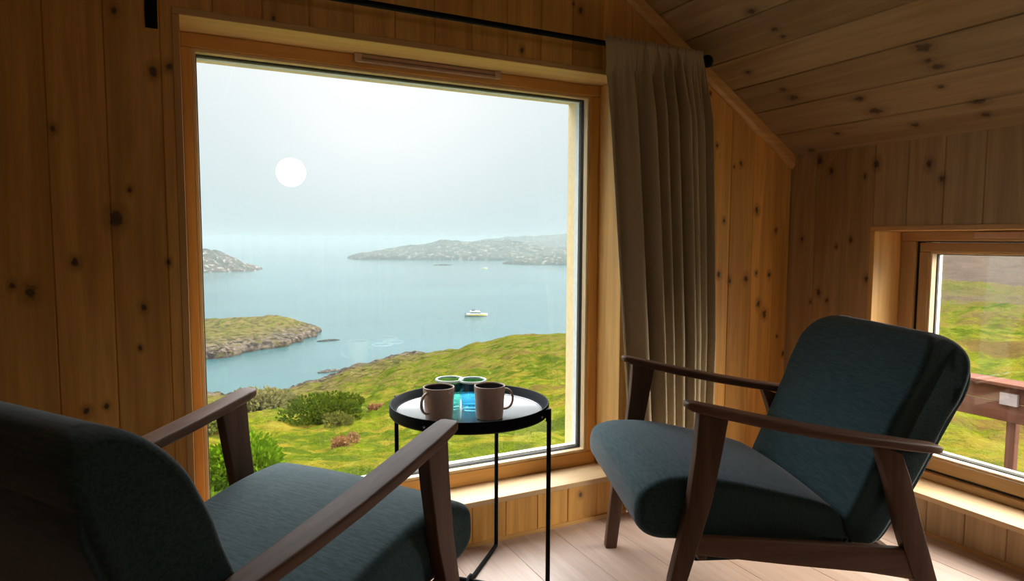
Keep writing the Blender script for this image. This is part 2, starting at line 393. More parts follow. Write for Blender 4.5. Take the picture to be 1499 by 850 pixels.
def fabric_curtain():
    m, nt, b = newmat('beige_linen_curtain'); tc = nt.N('ShaderNodeTexCoord').outputs['Object']
    w1_ = nt.noise(nt.vscale(tc, (1, 1, .05)), 900, 2); w2_ = nt.noise(nt.vscale(tc, (.05, .05, 1)), 900, 2)
    s_ = nt.math('ADD', w1_, w2_)
    col = nt.mix(nt.mr(s_, .7, 1.3), (.42, .33, .20), (.53, .42, .265)); nt.l.new(col, b.inputs['Base Color'])
    b.inputs['Roughness'].default_value = .9; b.inputs['Sheen Weight'].default_value = .2
    bp = nt.N('ShaderNodeBump', ins={'Strength': .3, 'Distance': .0008, 'Height': s_}); nt.l.new(bp.outputs[0], b.inputs['Normal'])
    tl = nt.N('ShaderNodeBsdfTranslucent', ins={0: (.50, .36, .2, 1)})
    mx = nt.N('ShaderNodeMixShader', ins={0: .12, 1: b.outputs[0], 2: tl.outputs[0]}); nt.l.new(mx.outputs[0], nt.n['Material Output'].inputs[0])
    return m
def make_curtain():
    NU, NV = 420, 90; vs = []; fs = []
    ztop, zbot = RZ+.022, .035
    for j in range(NV+1):
        t = j/NV; z = ztop+(zbot-ztop)*t
        # left edge drifts right while falling, right edge bulges gently
        xl = 1.228+.125*min(1, t*1.25)**.9; xr = 1.640+.055*min(1, t*1.6)**.8
        head = max(0, 1-abs(z-RZ)/.016)
        for i in range(NU+1):
            u = i/NU
            # fold phase: wide flat panel first, tighter folds to the right
            ph = 2*PI*(1.0*u+6.8*u**1.7)
            amp = (.012+.030*min(1, t*7))*(.6+.4*math.sin(3.1*u*PI+.7)**2)*(.35+1.0*min(1, u*1.3))
            y = amp*math.sin(ph+.35*math.sin(2.2*t+5*u))+.006*math.sin(ph*2.1+1.3*t)
            y += (.0035*math.sin(ph*5.3+.8))*math.exp(-t*11)
            xo = .009*math.cos(ph+.4)*min(1, t*6)
            keep = 1-head*.75
            yy = RY-.003+y*keep
            if t < .06: # header wraps the rod in front
                yy = min(yy, RY-.0135)
            w = max(0, min(1, (t-.02)/.08)); yb = RY-.003+y
            yy = yy*(1-w)+yb*w
            yy = min(yy, D-.012)
            zz = z+(.004*math.sin(ph*4.1+u*9) if j == 0 else 0)
            vs.append((xl+(xr-xl)*u+xo, yy, zz))
    for j in range(NV):
        for i in range(NU):
            a = j*(NU+1)+i; fs.append((a, a+1, a+NU+2, a+NU+1))
    o = link('curtain', vs, fs, fabric_curtain(), smooth=75)
    s = o.modifiers.new('thick', 'SOLIDIFY'); s.thickness = .0016; s.offset = -1
    return tag(o, 'beige linen curtain gathered in folds to the right of the big window', 'curtain')
make_curtain()

# ------------------------------------------------------------------ armchairs
def fabric(name, c0, c1):
    m, nt, b = newmat(name); tc = nt.N('ShaderNodeTexCoord').outputs['Object']
    a = nt.noise(nt.vscale(tc, (.35, .10, 1.0)), 420, 3, .6); a2 = nt.noise(nt.vscale(tc, (1, .06, .5)), 260, 3, .6)
    s_ = nt.math('ADD', a, a2)
    col = nt.mix(nt.mr(s_, .75, 1.25), c0, c1); nt.l.new(col, b.inputs['Base Color'])
    b.inputs['Roughness'].default_value = .85; b.inputs['Sheen Weight'].default_value = .28; b.inputs['Sheen Roughness'].default_value = .4
    b.inputs['Sheen Tint'].default_value = (.95, .90, .92, 1); b.inputs['Specular IOR Level'].default_value = .25
    bp = nt.N('ShaderNodeBump', ins={'Strength': .35, 'Distance': .001, 'Height': s_}); nt.l.new(bp.outputs[0], b.inputs['Normal'])
    return m
m_fab = fabric('dark_blue_grey_woven_upholstery', (.019, .054, .063), (.046, .083, .095))
m_fabd = fabric('darker_upholstery_back', (.012, .036, .040), (.022, .050, .055))
m_walx = wood('brown_stained_ash_arm', (.145, .070, .039), 0, None, contrast=.35, fine=1.5, rough=.55)
m_walz = wood('brown_stained_ash_leg', (.125, .062, .036), 2, None, contrast=.35, fine=1.5, rough=.6)

def smooth_profile(pts, n=64):
    """closed Catmull-Rom through control points"""
    P = [Vector((a, b, 0)) for a, b in pts]; m = len(P); out = []
    per = n//m+1
    for i in range(m):
        p0, p1, p2, p3 = P[i-1], P[i], P[(i+1) % m], P[(i+2) % m]
        for k in range(per):
            t = k/per
            q = .5*((2*p1)+(p2-p0)*t+(2*p0-5*p1+4*p2-p3)*t*t+(3*p1-p0-3*p2+p3)*t**3)
            out.append((q.x, q.y))
    return out
def offset(loop, d):
    n = len(loop); out = []
    area = sum(loop[i][0]*loop[(i+1) % n][1]-loop[(i+1) % n][0]*loop[i][1] for i in range(n))
    sg = 1 if area > 0 else -1
    for i in range(n):
        a = Vector((*loop[i-1], 0)); b = Vector((*loop[(i+1) % n], 0)); t = (b-a).normalized()
        nn = Vector((-t.y, t.x, 0))*sg
        out.append((loop[i][0]+nn.x*d, loop[i][1]+nn.y*d))
    return out
def cushion(prof, w, r, wfun=lambda x, z: 1.0, zfun=lambda x, y, z: 0.0):
    loops = []; K = 7
    ys = []
    for k in range(K+1):
        a = PI/2*k/K; ys.append((-(w-r)-r*math.cos(a), r*(1-math.sin(a))))
    mid = [(-(w-r)+2*(w-r)*i/12, 0) for i in range(1, 12)]
    full = ys+mid+[(-y, d) for y, d in reversed(ys)]
    for y, d in full:
        lp = offset(prof, d)
        loops.append([(x, y*wfun(x, z), z+zfun(x, y/w, z)) for x, z in lp])
    mb = MB(); mb.loft(loops); return mb

ZF, ZRR = .622, .508
def make_chair():
    root = empty('armchair', (0, 0, 0))
    # seat cushion profile in x (forward) and z
    seat = smooth_profile([(.457, .366), (.440, .404), (.37, .426), (.25, .417), (.08, .378), (-.015, .350), (-.052, .322), (-.078, .268), (-.060, .247), (.08, .262), (.30, .272), (.40, .284), (.450, .318)])
    def crown(x, y, z): return .010*(1-y*y) if z > .33 else 0
    mb = cushion(seat, .261, .022, lambda x, z: 1.0+.08*max(0, min(1, (x-.36)/.08)), crown)
    mb.build('seat_cushion', m_fab, root, smooth=60)
    # backrest
    front = [(-.055, .300), (-.085, .375), (-.120, .460), (-.158, .555), (-.196, .640), (-.226, .700), (-.262, .742), (-.300, .757)]
    rear = [(-.335, .742), (-.352, .705), (-.338, .640), (-.300, .545), (-.250, .440), (-.190, .330), (-.150, .262), (-.115, .246), (-.075, .262)]
    prof = smooth_profile(front+rear, 96)
    Rr = .095
    def wf(x, z):
        s = (z-.10*(x+.2)) # measure along the height
        top = .765
        t = (s-(top-Rr))/Rr
        w = 1.0
        if t > 0: w = 1-(Rr*(1-math.sqrt(max(0, 1-min(1, t)**2))))/.262*.85
        w += .045*max(0, min(1, (s-.56)/.06))
        b = (.36-s)/.12
        if b > 0: w *= 1-.03*min(1, b)
        return w
    mb = cushion(prof, .267, .014, wf)
    bk = mb.build('backrest', m_fab, root, smooth=60)
    # rear cover panel of the back, a slightly smaller darker skin with thickness
    fr = smooth_profile([(-.354+.012, .70), (-.333, .738), (-.318, .742)]+[(-.325, .70), (-.312, .640), (-.275, .545), (-.226, .440), (-.17, .335), (-.130, .275)]+[(-.150+.0, .258), (-.196, .330), (-.256, .440), (-.306, .545), (-.344, .640)], 80)
    mb = cushion([(x-.004, z) for x, z in fr], .2595, .005, wf); mb.build('rear_panel', m_fab, bk, smooth=60)
    # seat deck and legs' cross rails
    mb = MB(); mb.box((-.10, -.262, .226), (.31, .262, .246)); mb.build('seat_base', m_fabd, root, bevel=.004)
    for sgn in (1, -1):
        yc = .289*sgn
        # armrest paddle
        loops = []
        st = [(.353, .018, .008), (.350, .034, .014), (.342, .045, .019), (.325, .051, .021), (.28, .056, .022), (.18, .060, .023), (.06, .061, .023), (-.06, .058, .023), (-.16, .052, .022), (-.23, .045, .021), (-.252, .038, .019), (-.262, .028, .013), (-.266, .012, .006)]
        for x, w, h in st:
            u = (x+.262)/.612; z = ZRR+(ZF-ZRR)*u-.010*math.sin(PI*max(0, min(1, u)))
            z -= .011
            loops.append([(x, yc+a+.002*sgn, z+b) for a, b in rrect(w, h, min(w, h)*.30)])
        mb = MB(); mb.loft(loops); mb.build('armrest', m_walx, root, smooth=60)
        # front leg: tapered, splays forward
        loops = []
        for z, xa, xb, th in ((.0, .364, .398, .022), (.003, .363, .400, .025), (.20, .340, .381, .026), (.38, .288, .342, .026), (.50, .266, .328, .026), (.598, .250, .322, .025)):
            loops.append([((xa+xb)/2+a, yc+b, z) for a, b in rrect(xb-xa, th+.004, .0035)])
        mb = MB(); mb.loft(loops); mb.build('leg', m_walz, root, smooth=60)
        loops = []
        for z, xa, xb, th in ((.0, -.318, -.286, .022), (.003, -.320, -.285, .025), (.178, -.268, -.212, .026), (.300, -.228, -.168, .026), (.430, -.188, -.130, .026), (.500, -.166, -.100, .025)):
            loops.append([((xa+xb)/2+a, yc+b, z+(.012*a/.03 if z > .45 else 0)) for a, b in rrect(xb-xa, th+.004, .0035)])
        mb = MB(); mb.loft(loops); mb.build('leg', m_walz, root, smooth=60)
        # side rail
        loops = []
        for x, za, zb in ((.335, .262, .304), (.10, .228, .284), (-.10, .202, .266), (-.225, .178, .252)):
            loops.append([(x, yc-.001*sgn+a, (za+zb)/2+b) for a, b in rrect(.022, zb-za, .004)])
        mb = MB(); mb.loft(loops); mb.build('side_rail', m_walx, root, smooth=60)
    mb = MB(); mb.box((.285, -.279, .236), (.307, .279, .266)); mb.build('cross_rail', m_walx, root, bevel=.004)
    mb = MB(); mb.box((-.190, -.279, .196), (-.168, .279, .236)); mb.build('cross_rail', m_walx, root, bevel=.004)
    return root
def copy_tree(o, parent=None):
    c = o.copy(); C.objects.link(c); c.parent = parent
    for ch in list(o.children): copy_tree(ch, c)
    return c
ca = make_chair()
G = 'matching armchairs facing the window table'
ca.location = (1.4478, 1.2538, 0); ca.rotation_euler.z = R(157.45)
cb = copy_tree(ca)
cb.location = (.0261, 1.2533, 0); cb.rotation_euler.z = R(34.77)
tag(ca, 'dark blue-grey armchair with brown wooden arms on the right, front turned to the camera', 'armchair', G)
tag(cb, 'dark blue-grey armchair on the left seen from behind, its back filling the corner', 'armchair', G)

# ------------------------------------------------------------------ tray table
TX, TY, TA = .7143, 1.6637, R(-44.7)
tb = empty('tray_table', (TX, TY, 0), TA, 'small round black metal tray table between the two armchairs', 'side table')
def m_tray():
    m, nt, b = newmat('glossy_dark_tray_enamel'); tc = nt.N('ShaderNodeTexCoord').outputs['Object']
    nz = nt.noise(tc, 300, 2); nt.l.new(nt.mix(nz, (.10, .105, .11), (.14, .145, .15)), b.inputs['Base Color'])
    b.inputs['Roughness'].default_value = .22; b.inputs['IOR'].default_value = 2.0; b.inputs['Coat Weight'].default_value = .6; b.inputs['Coat Roughness'].default_value = .15
    return m
n = 96
mb = MB(); mb.lathe([(.001, .5055), (.196, .5055), (.204, .5075), (.2085, .512), (.2180, .5295), (.2195, .5305), (.2215, .5305), (.2225, .529), (.2225, .503), (.219, .4985), (.001, .4985)], n=n)
mb.build('tray_rim', m_black, tb, smooth=35)
mb = MB(); mb.lathe([(.001, .5056), (.001, .5064), (.200, .5064), (.203, .5078), (.2035, .5072), (.200, .5056)], n=n); mb.build('tray_surface', m_tray(), tb, smooth=35)
m_bolt = simple('small_bright_bolt', (.75, .75, .75), .3, .6)
for k in range(4):
    a = PI/2*k; c, s_ = math.cos(a), math.sin(a)
    mb = MB(); rr = .230
    pts = [(rr*c, rr*s_, .527), (rr*c, rr*s_, .10), (rr*c, rr*s_, .016), (rr*c*.99, rr*s_*.99, .008), (rr*c*.97, rr*s_*.97, .0062)]
    mb.tube(pts, .0062, 12); mb.build('leg', m_black, tb, smooth=60)
    mb = MB()
    b_ = [(.224, -.012, .494), (.2262, -.012, .494), (.2262, .012, .494), (.224, .012, .494)]
    q = [(x*c-y*s_, x*s_+y*c, z) for x, y, z in b_]; q2 = [(x, y, .526) for x, y, z in q]
    mb.loft([q, q2]); mb.build('bracket', m_black, tb)
    for dy in (-.18, .18) if k in (0, 1, 2, 3) else ():
        mb = MB(); aa = a+dy*.9
        mb.tube([(.2222*math.cos(aa), .2222*math.sin(aa), .512), (.2250*math.cos(aa), .2250*math.sin(aa), .512)], .0028, 10); mb.build('bolt', m_bolt, tb, smooth=60)
for k in range(2):
    mb = MB(); z = .0062+.0*k
    if k == 0: mb.tube([(-.224, 0, .0062), (.224, 0, .0062)], .006, 12)
    else: mb.tube([(0, -.224, .0062), (0, -.02, .0063), (0, -.006, .0183), (0, .006, .0183), (0, .02, .0063), (0, .224, .0062)], .006, 12)
    mb.build('floor_bar', m_black, tb, smooth=60)

# ------------------------------------------------------------------ mugs and glasses
m_mug = simple('matt_taupe_stoneware', (.68, .50, .41), .42, bump=.05, bscale=120)
m_mugi = simple('dark_glazed_mug_interior', (.035, .035, .04), .2)
m_coffee = simple('dark_coffee', (.02, .012, .01), .08)
def make_mug(full=True):
    r = empty('mug', (0, 0, 0)); H = .088; RO = .0415; th = .0032
    mb = MB(); mb.lathe([(.001, 0), (.033, 0), (.0355, .0015), (.0362, .006), (RO, H-.003), (RO, H-.001), (RO-.001, H), (RO-th+.001, H), (RO-th, H-.0015), (.0335, .008), (.030, .005), (.001, .005)], n=56)
    mb.build('mug_body', m_mug, r, smooth=40)
    mb = MB(); mb.lathe([(.001, .0062), (.0305, .0062), (.0338, .011), (RO-th-.0003, H-.003), (RO-th-.0008, H-.003), (.0330, .012), (.030, .007), (.001, .007)], n=56)
    mb.build('mug_lining', m_mugi, r, smooth=40)
    pts = []
    for i in range(21):
        a = PI/2-PI*i/20
        pts.append((.0365+.026*abs(math.cos(a))**.75, 0, .050+.027*math.sin(a)))
    pts[0] = (.037, 0, .077); pts[-1] = (.0345, 0, .023)
    loops = []
    for i, p in enumerate(pts):
        t = (Vector(pts[min(i+1, 20)])-Vector(pts[max(i-1, 0)])).normalized(); nn = Vector((t.z, 0, -t.x))
        loops.append([tuple(Vector(p)+nn*b+Vector((0, a, 0))) for a, b in rrect(.0085, .0058, .0026)])
    mb = MB(); mb.loft(loops); mb.build('mug_handle', m_mug, r, smooth=60)
    return r
TZ = .5066
mug = make_mug(); mug.location = (.728, 1.561, TZ); mug.rotation_euler.z = R(-18)
tag(mug, 'taupe mug with handle to the right, beside the blue-teal glass on the tray', 'mug', 'taupe mugs on the tray table')
mug2 = copy_tree(mug); mug2.location = (.600, 1.605, TZ); mug2.rotation_euler.z = R(204)
tag(mug2, 'taupe mug with handle to the front, leftmost thing on the tray table', 'mug', 'taupe mugs on the tray table')
def m_teal(name, c):
    m, nt, b = newmat(name); nt.n.remove(b)
    tc = nt.N('ShaderNodeTexCoord').outputs['Object']; nz = nt.noise(nt.vscale(tc, (1, 1, .3)), 60, 2)
    tr = nt.N('ShaderNodeBsdfTransparent'); nt.l.new(nt.mix(nz, [x*.8 for x in c], c), tr.inputs[0])
    gl = nt.N('ShaderNodeBsdfGlossy', ins={'Roughness': .03, 'Color': (.9, 1, 1, 1)}); fr = thin_fresnel(nt)
    mx = nt.N('ShaderNodeMixShader', ins={0: fr.outputs[0], 1: tr.outputs[0], 2: gl.outputs[0]}); nt.l.new(mx.outputs[0], nt.n['Material Output'].inputs[0]); return m
m_rim = simple('pale_mint_glass_rim', (.80, .93, .90), .3)
for nm, loc, c, lb in (('drinking_glass', (.668, 1.700, TZ), (.55, .86, .82), 'green-teal drinking glass with pale rim, behind the left mug on the tray'),
                   ('drinking_glass', (.722, 1.662, TZ), (.48, .80, .92), 'blue-teal drinking glass with pale rim, next to the right mug on the tray')):
    r = empty(nm, loc, 0, lb, 'glass', 'teal drinking glasses on the tray table')
    H = .083; RO = .0385
    mb = MB(); mb.lathe([(.001, 0), (.027, 0), (.0295, .002), (.031, .010), (RO, H-.0012), (RO-.0022, H-.0012), (.0290, .014), (.026, .0115), (.001, .0115)], n=48)
    mb.build('glass_body', m_teal('teal_tinted_glass', c), r, smooth=40)
    mb = MB(); mb.lathe([(RO-.0040, H-.0035), (RO+.0008, H-.0035), (RO+.0016, H), (RO+.0008, H+.0016), (RO-.0040, H+.0016), (RO-.0050, H)], n=48, closed=True)
    mb.build('glass_rim', m_rim, r, smooth=60)

# ------------------------------------------------------------------ globe lamp (seen mirrored in the window pane)
lm = empty('globe_lamp', (.841, -1.6, roof(.841)-.012), 0, 'white glowing globe lamp, mirrored as a round spot in the big window pane', 'lamp')
m, nt, b = newmat('opal_glass_lamp'); b.inputs['Base Color'].default_value = (.9, .88, .82, 1); b.inputs['Emission Color'].default_value = (1, .86, .66, 1); b.inputs['Emission Strength'].default_value = 13
zc = 1.531
mb = MB(); loops = []
for i in range(1, 24):
    a = PI*i/24; loops.append([(.841+.118*math.sin(a)*math.cos(2*PI*j/40), -1.6+.118*math.sin(a)*math.sin(2*PI*j/40), zc+.118*math.cos(a)) for j in range(40)])
mb.loft(loops); rel(mb, 'globe_shade', m, lm, smooth=True)
mb = MB(); mb.tube([(.841, -1.6, roof(.841)-.02), (.841, -1.6, zc+.12)], .003, 8); rel(mb, 'cord', m_black, lm, smooth=True)
mb = MB(); mb.tube([(.841, -1.6, zc+.112), (.841, -1.6, zc+.15)], .022, 20); rel(mb, 'lamp_holder', m_black, lm, smooth=60)
mb = MB(); mb.tube([(.841, -1.6, roof(.841)+.02), (.841, -1.6, roof(.841)-.045)], .045, 24); rel(mb, 'ceiling_rose', m_black, lm, smooth=60)

# ================================================================== outdoors
H = .981; SEA = H-35.0
HEATH = .88
KO = .58                      # scales all outdoor colours down to offset the brightened sky
def ko(c): return tuple(x*KO for x in c)
def terrain_mat(name, rock_z=SEA+3.0, moor=False, green=1.0):
    m, nt, b = newmat(name)
    geo = nt.N('ShaderNodeTexCoord').outputs['Object']
    n1 = nt.noise(nt.vscale(geo, (1, 1, 2)), .10, 5, .6, .4); n2 = nt.noise(geo, .45, 5, .65); n3 = nt.noise(geo, 3.0, 4, .7); n4 = nt.noise(geo, .035, 3)
    g = nt.mix(nt.mr(n1, .35, .62), ko((.060, .090, .004)), ko((.145, .165, .006)))
    g = nt.mix(nt.mr(n2, .45, .62), g, ko((.175, .135, .016)))
    g = nt.mix(nt.mr(n2, .52, .36, 0, .7), g, ko((.040, .055, .010)))
    n5 = nt.noise(geo, 1.3, 6, .75, .3)
    g = nt.mix(nt.mr(n5, .50, .62, 0, .75), g, ko((.055, .075, .008)))
    g = nt.mix(nt.mr(n5, .46, .36, 0, .6), g, ko((.20, .20, .03)))
    g = nt.mix(nt.mr(nt.math('ADD', n1, nt.math('MULTIPLY', n3, .25)), .66, .78, 0, .8), g, ko((.105, .055, .022)))
    sep = nt.N('ShaderNodeSeparateXYZ', ins={0: geo})
    r_ = nt.N('ShaderNodeVectorMath', operation='LENGTH', ins={0: geo}).outputs['Value']
    if moor:
        far = nt.mr(r_, 25, 75)
        g = nt.mix(nt.math('MULTIPLY', far, nt.mr(n2, .40, .58, 0, .65)), g, ko((.11, .09, .03)))
        az = nt.math('ARCTAN2', sep.outputs[0], sep.outputs[1])
        mm = nt.math('MULTIPLY', nt.mr(az, R(46), R(54)), nt.mr(nt.math('ADD', r_, nt.math('MULTIPLY', nt.math('ADD', n4, n1), 70)), 130, 185))
        g = nt.mix(mm, g, nt.mix(n2, ko((.085, .06, .042)), ko((.14, .11, .085))))
    n6 = nt.noise(geo, .55, 6, .7, .5)
    hth = nt.mix(nt.mr(n6, .40, .58), ko((.038, .040, .012)), ko((.150, .110, .045)))
    hth = nt.mix(nt.mr(n2, .50, .60, 0, .7), hth, ko((.10, .12, .014)))
    lv2 = nt.math('ADD', sep.outputs[2], nt.math('MULTIPLY', nt.math('SUBTRACT', n1, .5), -22.0))
    g = nt.mix(nt.mr(lv2, SEA+12.0, SEA+15.5, HEATH, 0), g, hth)
    rk = nt.mix(nt.mr(n6, .40, .62), ko((.022, .018, .015)), ko((.17, .130, .100)))
    rk = nt.mix(nt.mr(n2, .5, .62, 0, .8), rk, ko((.09, .08, .02)))
    lvl = nt.math('ADD', sep.outputs[2], nt.math('MULTIPLY', nt.math('SUBTRACT', n2, .5), -9.0))
    geo2 = nt.N('ShaderNodeNewGeometry'); nz = nt.N('ShaderNodeSeparateXYZ', ins={0: geo2.outputs['Normal']}).outputs[2]
    f = nt.mr(lvl, rock_z-.7, rock_z+.7, 1, 0)
    f = nt.math('MAXIMUM', f, nt.mr(nz, .80, .62, 0, 1))
    c = nt.mix(f, g, rk)
    wet = nt.mr(sep.outputs[2], SEA+.2, SEA+.9, .6, 0)
    c = nt.mix(wet, c, ko((.02, .018, .016)))
    nt.l.new(c, b.inputs['Base Color']); b.inputs['Roughness'].default_value = 1; b.inputs['Specular IOR Level'].default_value = .0
    bp = nt.N('ShaderNodeBump', ins={'Strength': .8, 'Distance': .35, 'Height': nt.math('ADD', n3, n2)}); nt.l.new(bp.outputs[0], b.inputs['Normal'])
    return m
def fbm(x, y, z=0.0, o=4): return mn.fractal(Vector((x, y, z)), 1.0, 2.0, o)
cols = [(-35, [(5,-3.4),(9,-3.2),(16,-4.7),(40,-10.3),(90,-21.3),(162,-35),(190,-42)]),
 (1.5, [(5,-3.4),(9,-3.15),(16,-4.7),(40,-10.4),(90,-21.2),(162,-35),(190,-42)]),
 (6.6, [(5,-3.4),(9,-3.15),(16,-4.8),(40,-10.6),(90,-21.6),(157,-35),(185,-42)]),
 (10, [(5,-3.4),(9,-3.2),(16,-4.9),(40,-10.6),(90,-20.7),(130,-28.2),(169,-35),(200,-42)]),
 (14, [(5,-3.4),(9,-3.2),(16,-4.95),(40,-10.2),(90,-19.6),(140,-27.6),(190,-35),(215,-42)]),
 (18, [(5,-3.4),(9,-3.2),(16,-4.9),(40,-9.7),(90,-17.6),(140,-25.6),(185,-32.5),(202,-35.2),(225,-42)]),
 (21, [(5,-3.4),(9,-3.2),(16,-4.9),(40,-9.3),(90,-16.3),(130,-22.4),(170,-29.5),(205,-36),(235,-42)]),
 (24, [(5,-3.4),(9,-3.2),(16,-4.8),(40,-8.9),(90,-14.7),(115,-18.2),(150,-26),(200,-38),(235,-42)]),
 (27.6, [(5,-3.4),(9,-3.1),(16,-4.75),(40,-8.4),(90,-13.4),(110,-16.2),(145,-25),(200,-38),(235,-42)]),
 (32.5, [(5,-3.4),(9,-3.1),(16,-4.7),(40,-8.0),(88,-12.4),(105,-15.2),(145,-25),(200,-38),(235,-42)]),
 (42, [(5,-3.3),(9,-3.1),(16,-4.6),(40,-7.4),(90,-12),(140,-18),(230,-34),(280,-42)]),
 (52, [(5,-3.3),(9,-3.1),(16,-4.5),(40,-6.8),(100,-9),(250,-12),(500,-25),(700,-42)]),
 (60, [(5,-3.3),(9,-3.0),(16,-4.1),(30,-5.2),(60,-5.7),(95,-5.2),(110,-5.6),(150,-5.2),(250,-2.5),(420,5),(700,-5)]),
 (66, [(5,-3.3),(9,-3.0),(16,-4.0),(30,-5.0),(60,-5.5),(95,-5.1),(110,-5.4),(150,-4.8),(250,-2.2),(420,6),(700,-5)]),
 (110, [(5,-3.3),(9,-3.0),(16,-4.0),(30,-5.0),(60,-5.5),(95,-5.1),(110,-5.4),(150,-4.8),(250,-2.2),(420,6),(700,-5)])]
def build_ground():
    az = np.concatenate([np.arange(-35, 0, 2.5), np.arange(0, 36, .2), np.arange(36, 56, 1.2), np.arange(56, 70, .3), np.arange(70, 110.1, 4)])
    rs = np.concatenate([np.geomspace(4.2, 45, 75), np.geomspace(46, 260, 150), np.geomspace(266, 700, 22)])
    ca_ = np.array([c[0] for c in cols]); Z = np.array([np.interp(rs, [p[0] for p in c[1]], [p[1] for p in c[1]]) for c in cols])
    vs = []
    for a in az:
        k = max(0, min(len(ca_)-2, np.searchsorted(ca_, a, 'right')-1)); t = (a-ca_[k])/(ca_[k+1]-ca_[k]); t = min(1, max(0, t)); t = t*t*(3-2*t) if k not in (1,) else t
        zc_ = Z[k]*(1-t)+Z[k+1]*t
        sa, co = math.sin(R(a)), math.cos(R(a))
        for r, z in zip(rs, zc_):
            x, y = r*sa, r*co
            amp = .010*r if r < 40 else .4+.0045*(r-40)
            n_ = fbm(x*.06, y*.06)*amp*1.3+fbm(x*.35, y*.35, 4)*min(.5, .012*r)+fbm(x*1.2, y*1.2, 9, 3)*min(.16, .010*r)
            damp = 1.0 if not (34 > a > 20 and 70 < r < 130) else .5
            vs.append((x, y, H+z+n_*damp))
    nr_ = len(rs); fs = []
    for i in range(len(az)-1):
        for j in range(nr_-1):
            q = i*nr_+j; fs.append((q, q+nr_, q+nr_+1, q+1))
    return link('ground', vs, fs, terrain_mat('coastal_grass_and_heath', SEA+5.2, True), smooth=60, kind='structure')
gr = build_ground()
tag(gr, 'green and tan grassy coastal hillside sloping down to the sea', 'hillside', kind='structure')

# sea
m, nt, b = newmat('calm_pale_sea_water')
tc = nt.N('ShaderNodeTexCoord').outputs['Object']
big = nt.noise(nt.vscale(tc, (1, 2.2, 1)), .006, 4, .55)
shallow = nt.noise(nt.vscale(tc, (1, 2, 1)), .03, 4, .6)
c = nt.mix(nt.mr(big, .35, .65), ko((.028, .085, .092)), ko((.040, .106, .112)))
c = nt.mix(nt.mr(shallow, .62, .72, 0, .35), c, ko((.10, .135, .11)))
nt.l.new(c, b.inputs['Base Color']); b.inputs['Roughness'].default_value = .18; b.inputs['IOR'].default_value = 1.33
bp = nt.N('ShaderNodeBump', ins={'Strength': .25, 'Distance': .3, 'Height': nt.noise(nt.vscale(tc, (1, 2, 1)), .5, 4, .6)}); nt.l.new(bp.outputs[0], b.inputs['Normal'])
mb = MB(); mb.box((-7000, 60, SEA-2), (7000, 9000, SEA)); mb.build('sea', m, kind='structure')

def island(name, cx, cy, rx, ry, rot, hmax, label, cat, seed=0, peaks=(), mat=None, n=(120, 70), rough=.35, base=-1.5, pw=.62, group=None):
    """landmass with a noisy outline and a noisy crown, standing in the sea"""
    o0 = Vector((cx, cy, 0)); vs = []; na, nrr = n; c_, s_ = math.cos(rot), math.sin(rot)
    for j in range(nrr+1):
        q = j/nrr
        for i in range(na):
            a = 2*PI*i/na
            k = 1+.13*fbm(math.cos(a)*2.4+seed, math.sin(a)*2.4, 3)+.05*fbm(math.cos(a)*9+seed, math.sin(a)*9, 5)
            lx, ly = rx*q*math.cos(a)*k, ry*q*math.sin(a)*k
            h = hmax*max(0, 1-q**2)**pw
            for (px, py, pr, ph) in peaks: h += ph*math.exp(-(((lx-px)/pr)**2+((ly-py)/pr)**2))*(1-q**4)
            sc = hmax
            h *= 1+rough*fbm(lx/rx*3+seed, ly/rx*3, 1)+rough*.5*fbm(lx/rx*10+seed, ly/rx*10, 2)
            if q >= .999: h = base
            vs.append((cx+lx*c_-ly*s_, cy+lx*s_+ly*c_, SEA+max(h, base) if q < .999 else SEA+base))
    fs = []
    for j in range(nrr):
        for i in range(na):
            k = (i+1) % na; fs.append((j*na+i, j*na+k, (j+1)*na+k, (j+1)*na+i))
    o = link(name, vs, fs, mat, smooth=45)
    return tag(o, label, cat, group)
def polar(a, r): return r*math.sin(R(a)), r*math.cos(R(a))
m_isl = terrain_mat('heathy_islet_rock', SEA+3.6); m_rock = None
def far_mat(name, c0, c1, c2, s):
    m, nt, b = newmat(name); tc = nt.N('ShaderNodeTexCoord').outputs['Object']
    a = nt.noise(nt.vscale(tc, (1, 1, 1.5)), s, 5, .65); a2 = nt.noise(tc, s*3.1, 4, .6)
    c = nt.mix(nt.mr(a, .40, .60), ko(c0), ko(c1)); c = nt.mix(nt.mr(a2, .54, .64, 0, .9), c, ko(c2))
    nt.l.new(c, b.inputs['Base Color']); b.inputs['Roughness'].default_value = .95; b.inputs['Specular IOR Level'].default_value = .1
    bp = nt.N('ShaderNodeBump', ins={'Strength': .7, 'Distance': 2.0, 'Height': a2}); nt.l.new(bp.outputs[0], b.inputs['Normal'])
    return m
m_far = far_mat('grey_green_far_rock', (.05, .055, .033), (.028, .030, .018), (.26, .22, .17), .05)
m_isl_far = far_mat('mottled_far_rock', (.055, .040, .030), (.035, .036, .022), (.30, .26, .21), .08)
x, y = polar(-2.2, 250); island('islet', x, y, 53, 44, R(2), 4.8, 'heather and rock islet close to shore at the left of the window view', 'islet', 3, [(10, 5, 20, .8), (37, 2, 12, 3.0)], m_isl, pw=.30, rough=.30)
x, y = polar(-1.3, 810); island('island', x, y, 106, 62, R(0), 17, 'hazy rocky island far out at the left edge of the window view', 'island', 11, [(45, 0, 40, 9)], m_isl_far, pw=.8, rough=.25)
x, y = polar(24.0, 1230); island('headland', x, y, 245, 110, R(-22), 24, 'long low hazy headland across the bay, lighter rock at its tip', 'headland', 5, [(-60, 0, 80, 8), (90, 10, 80, 7)], m_far, pw=.55, rough=.22, n=(200, 70))
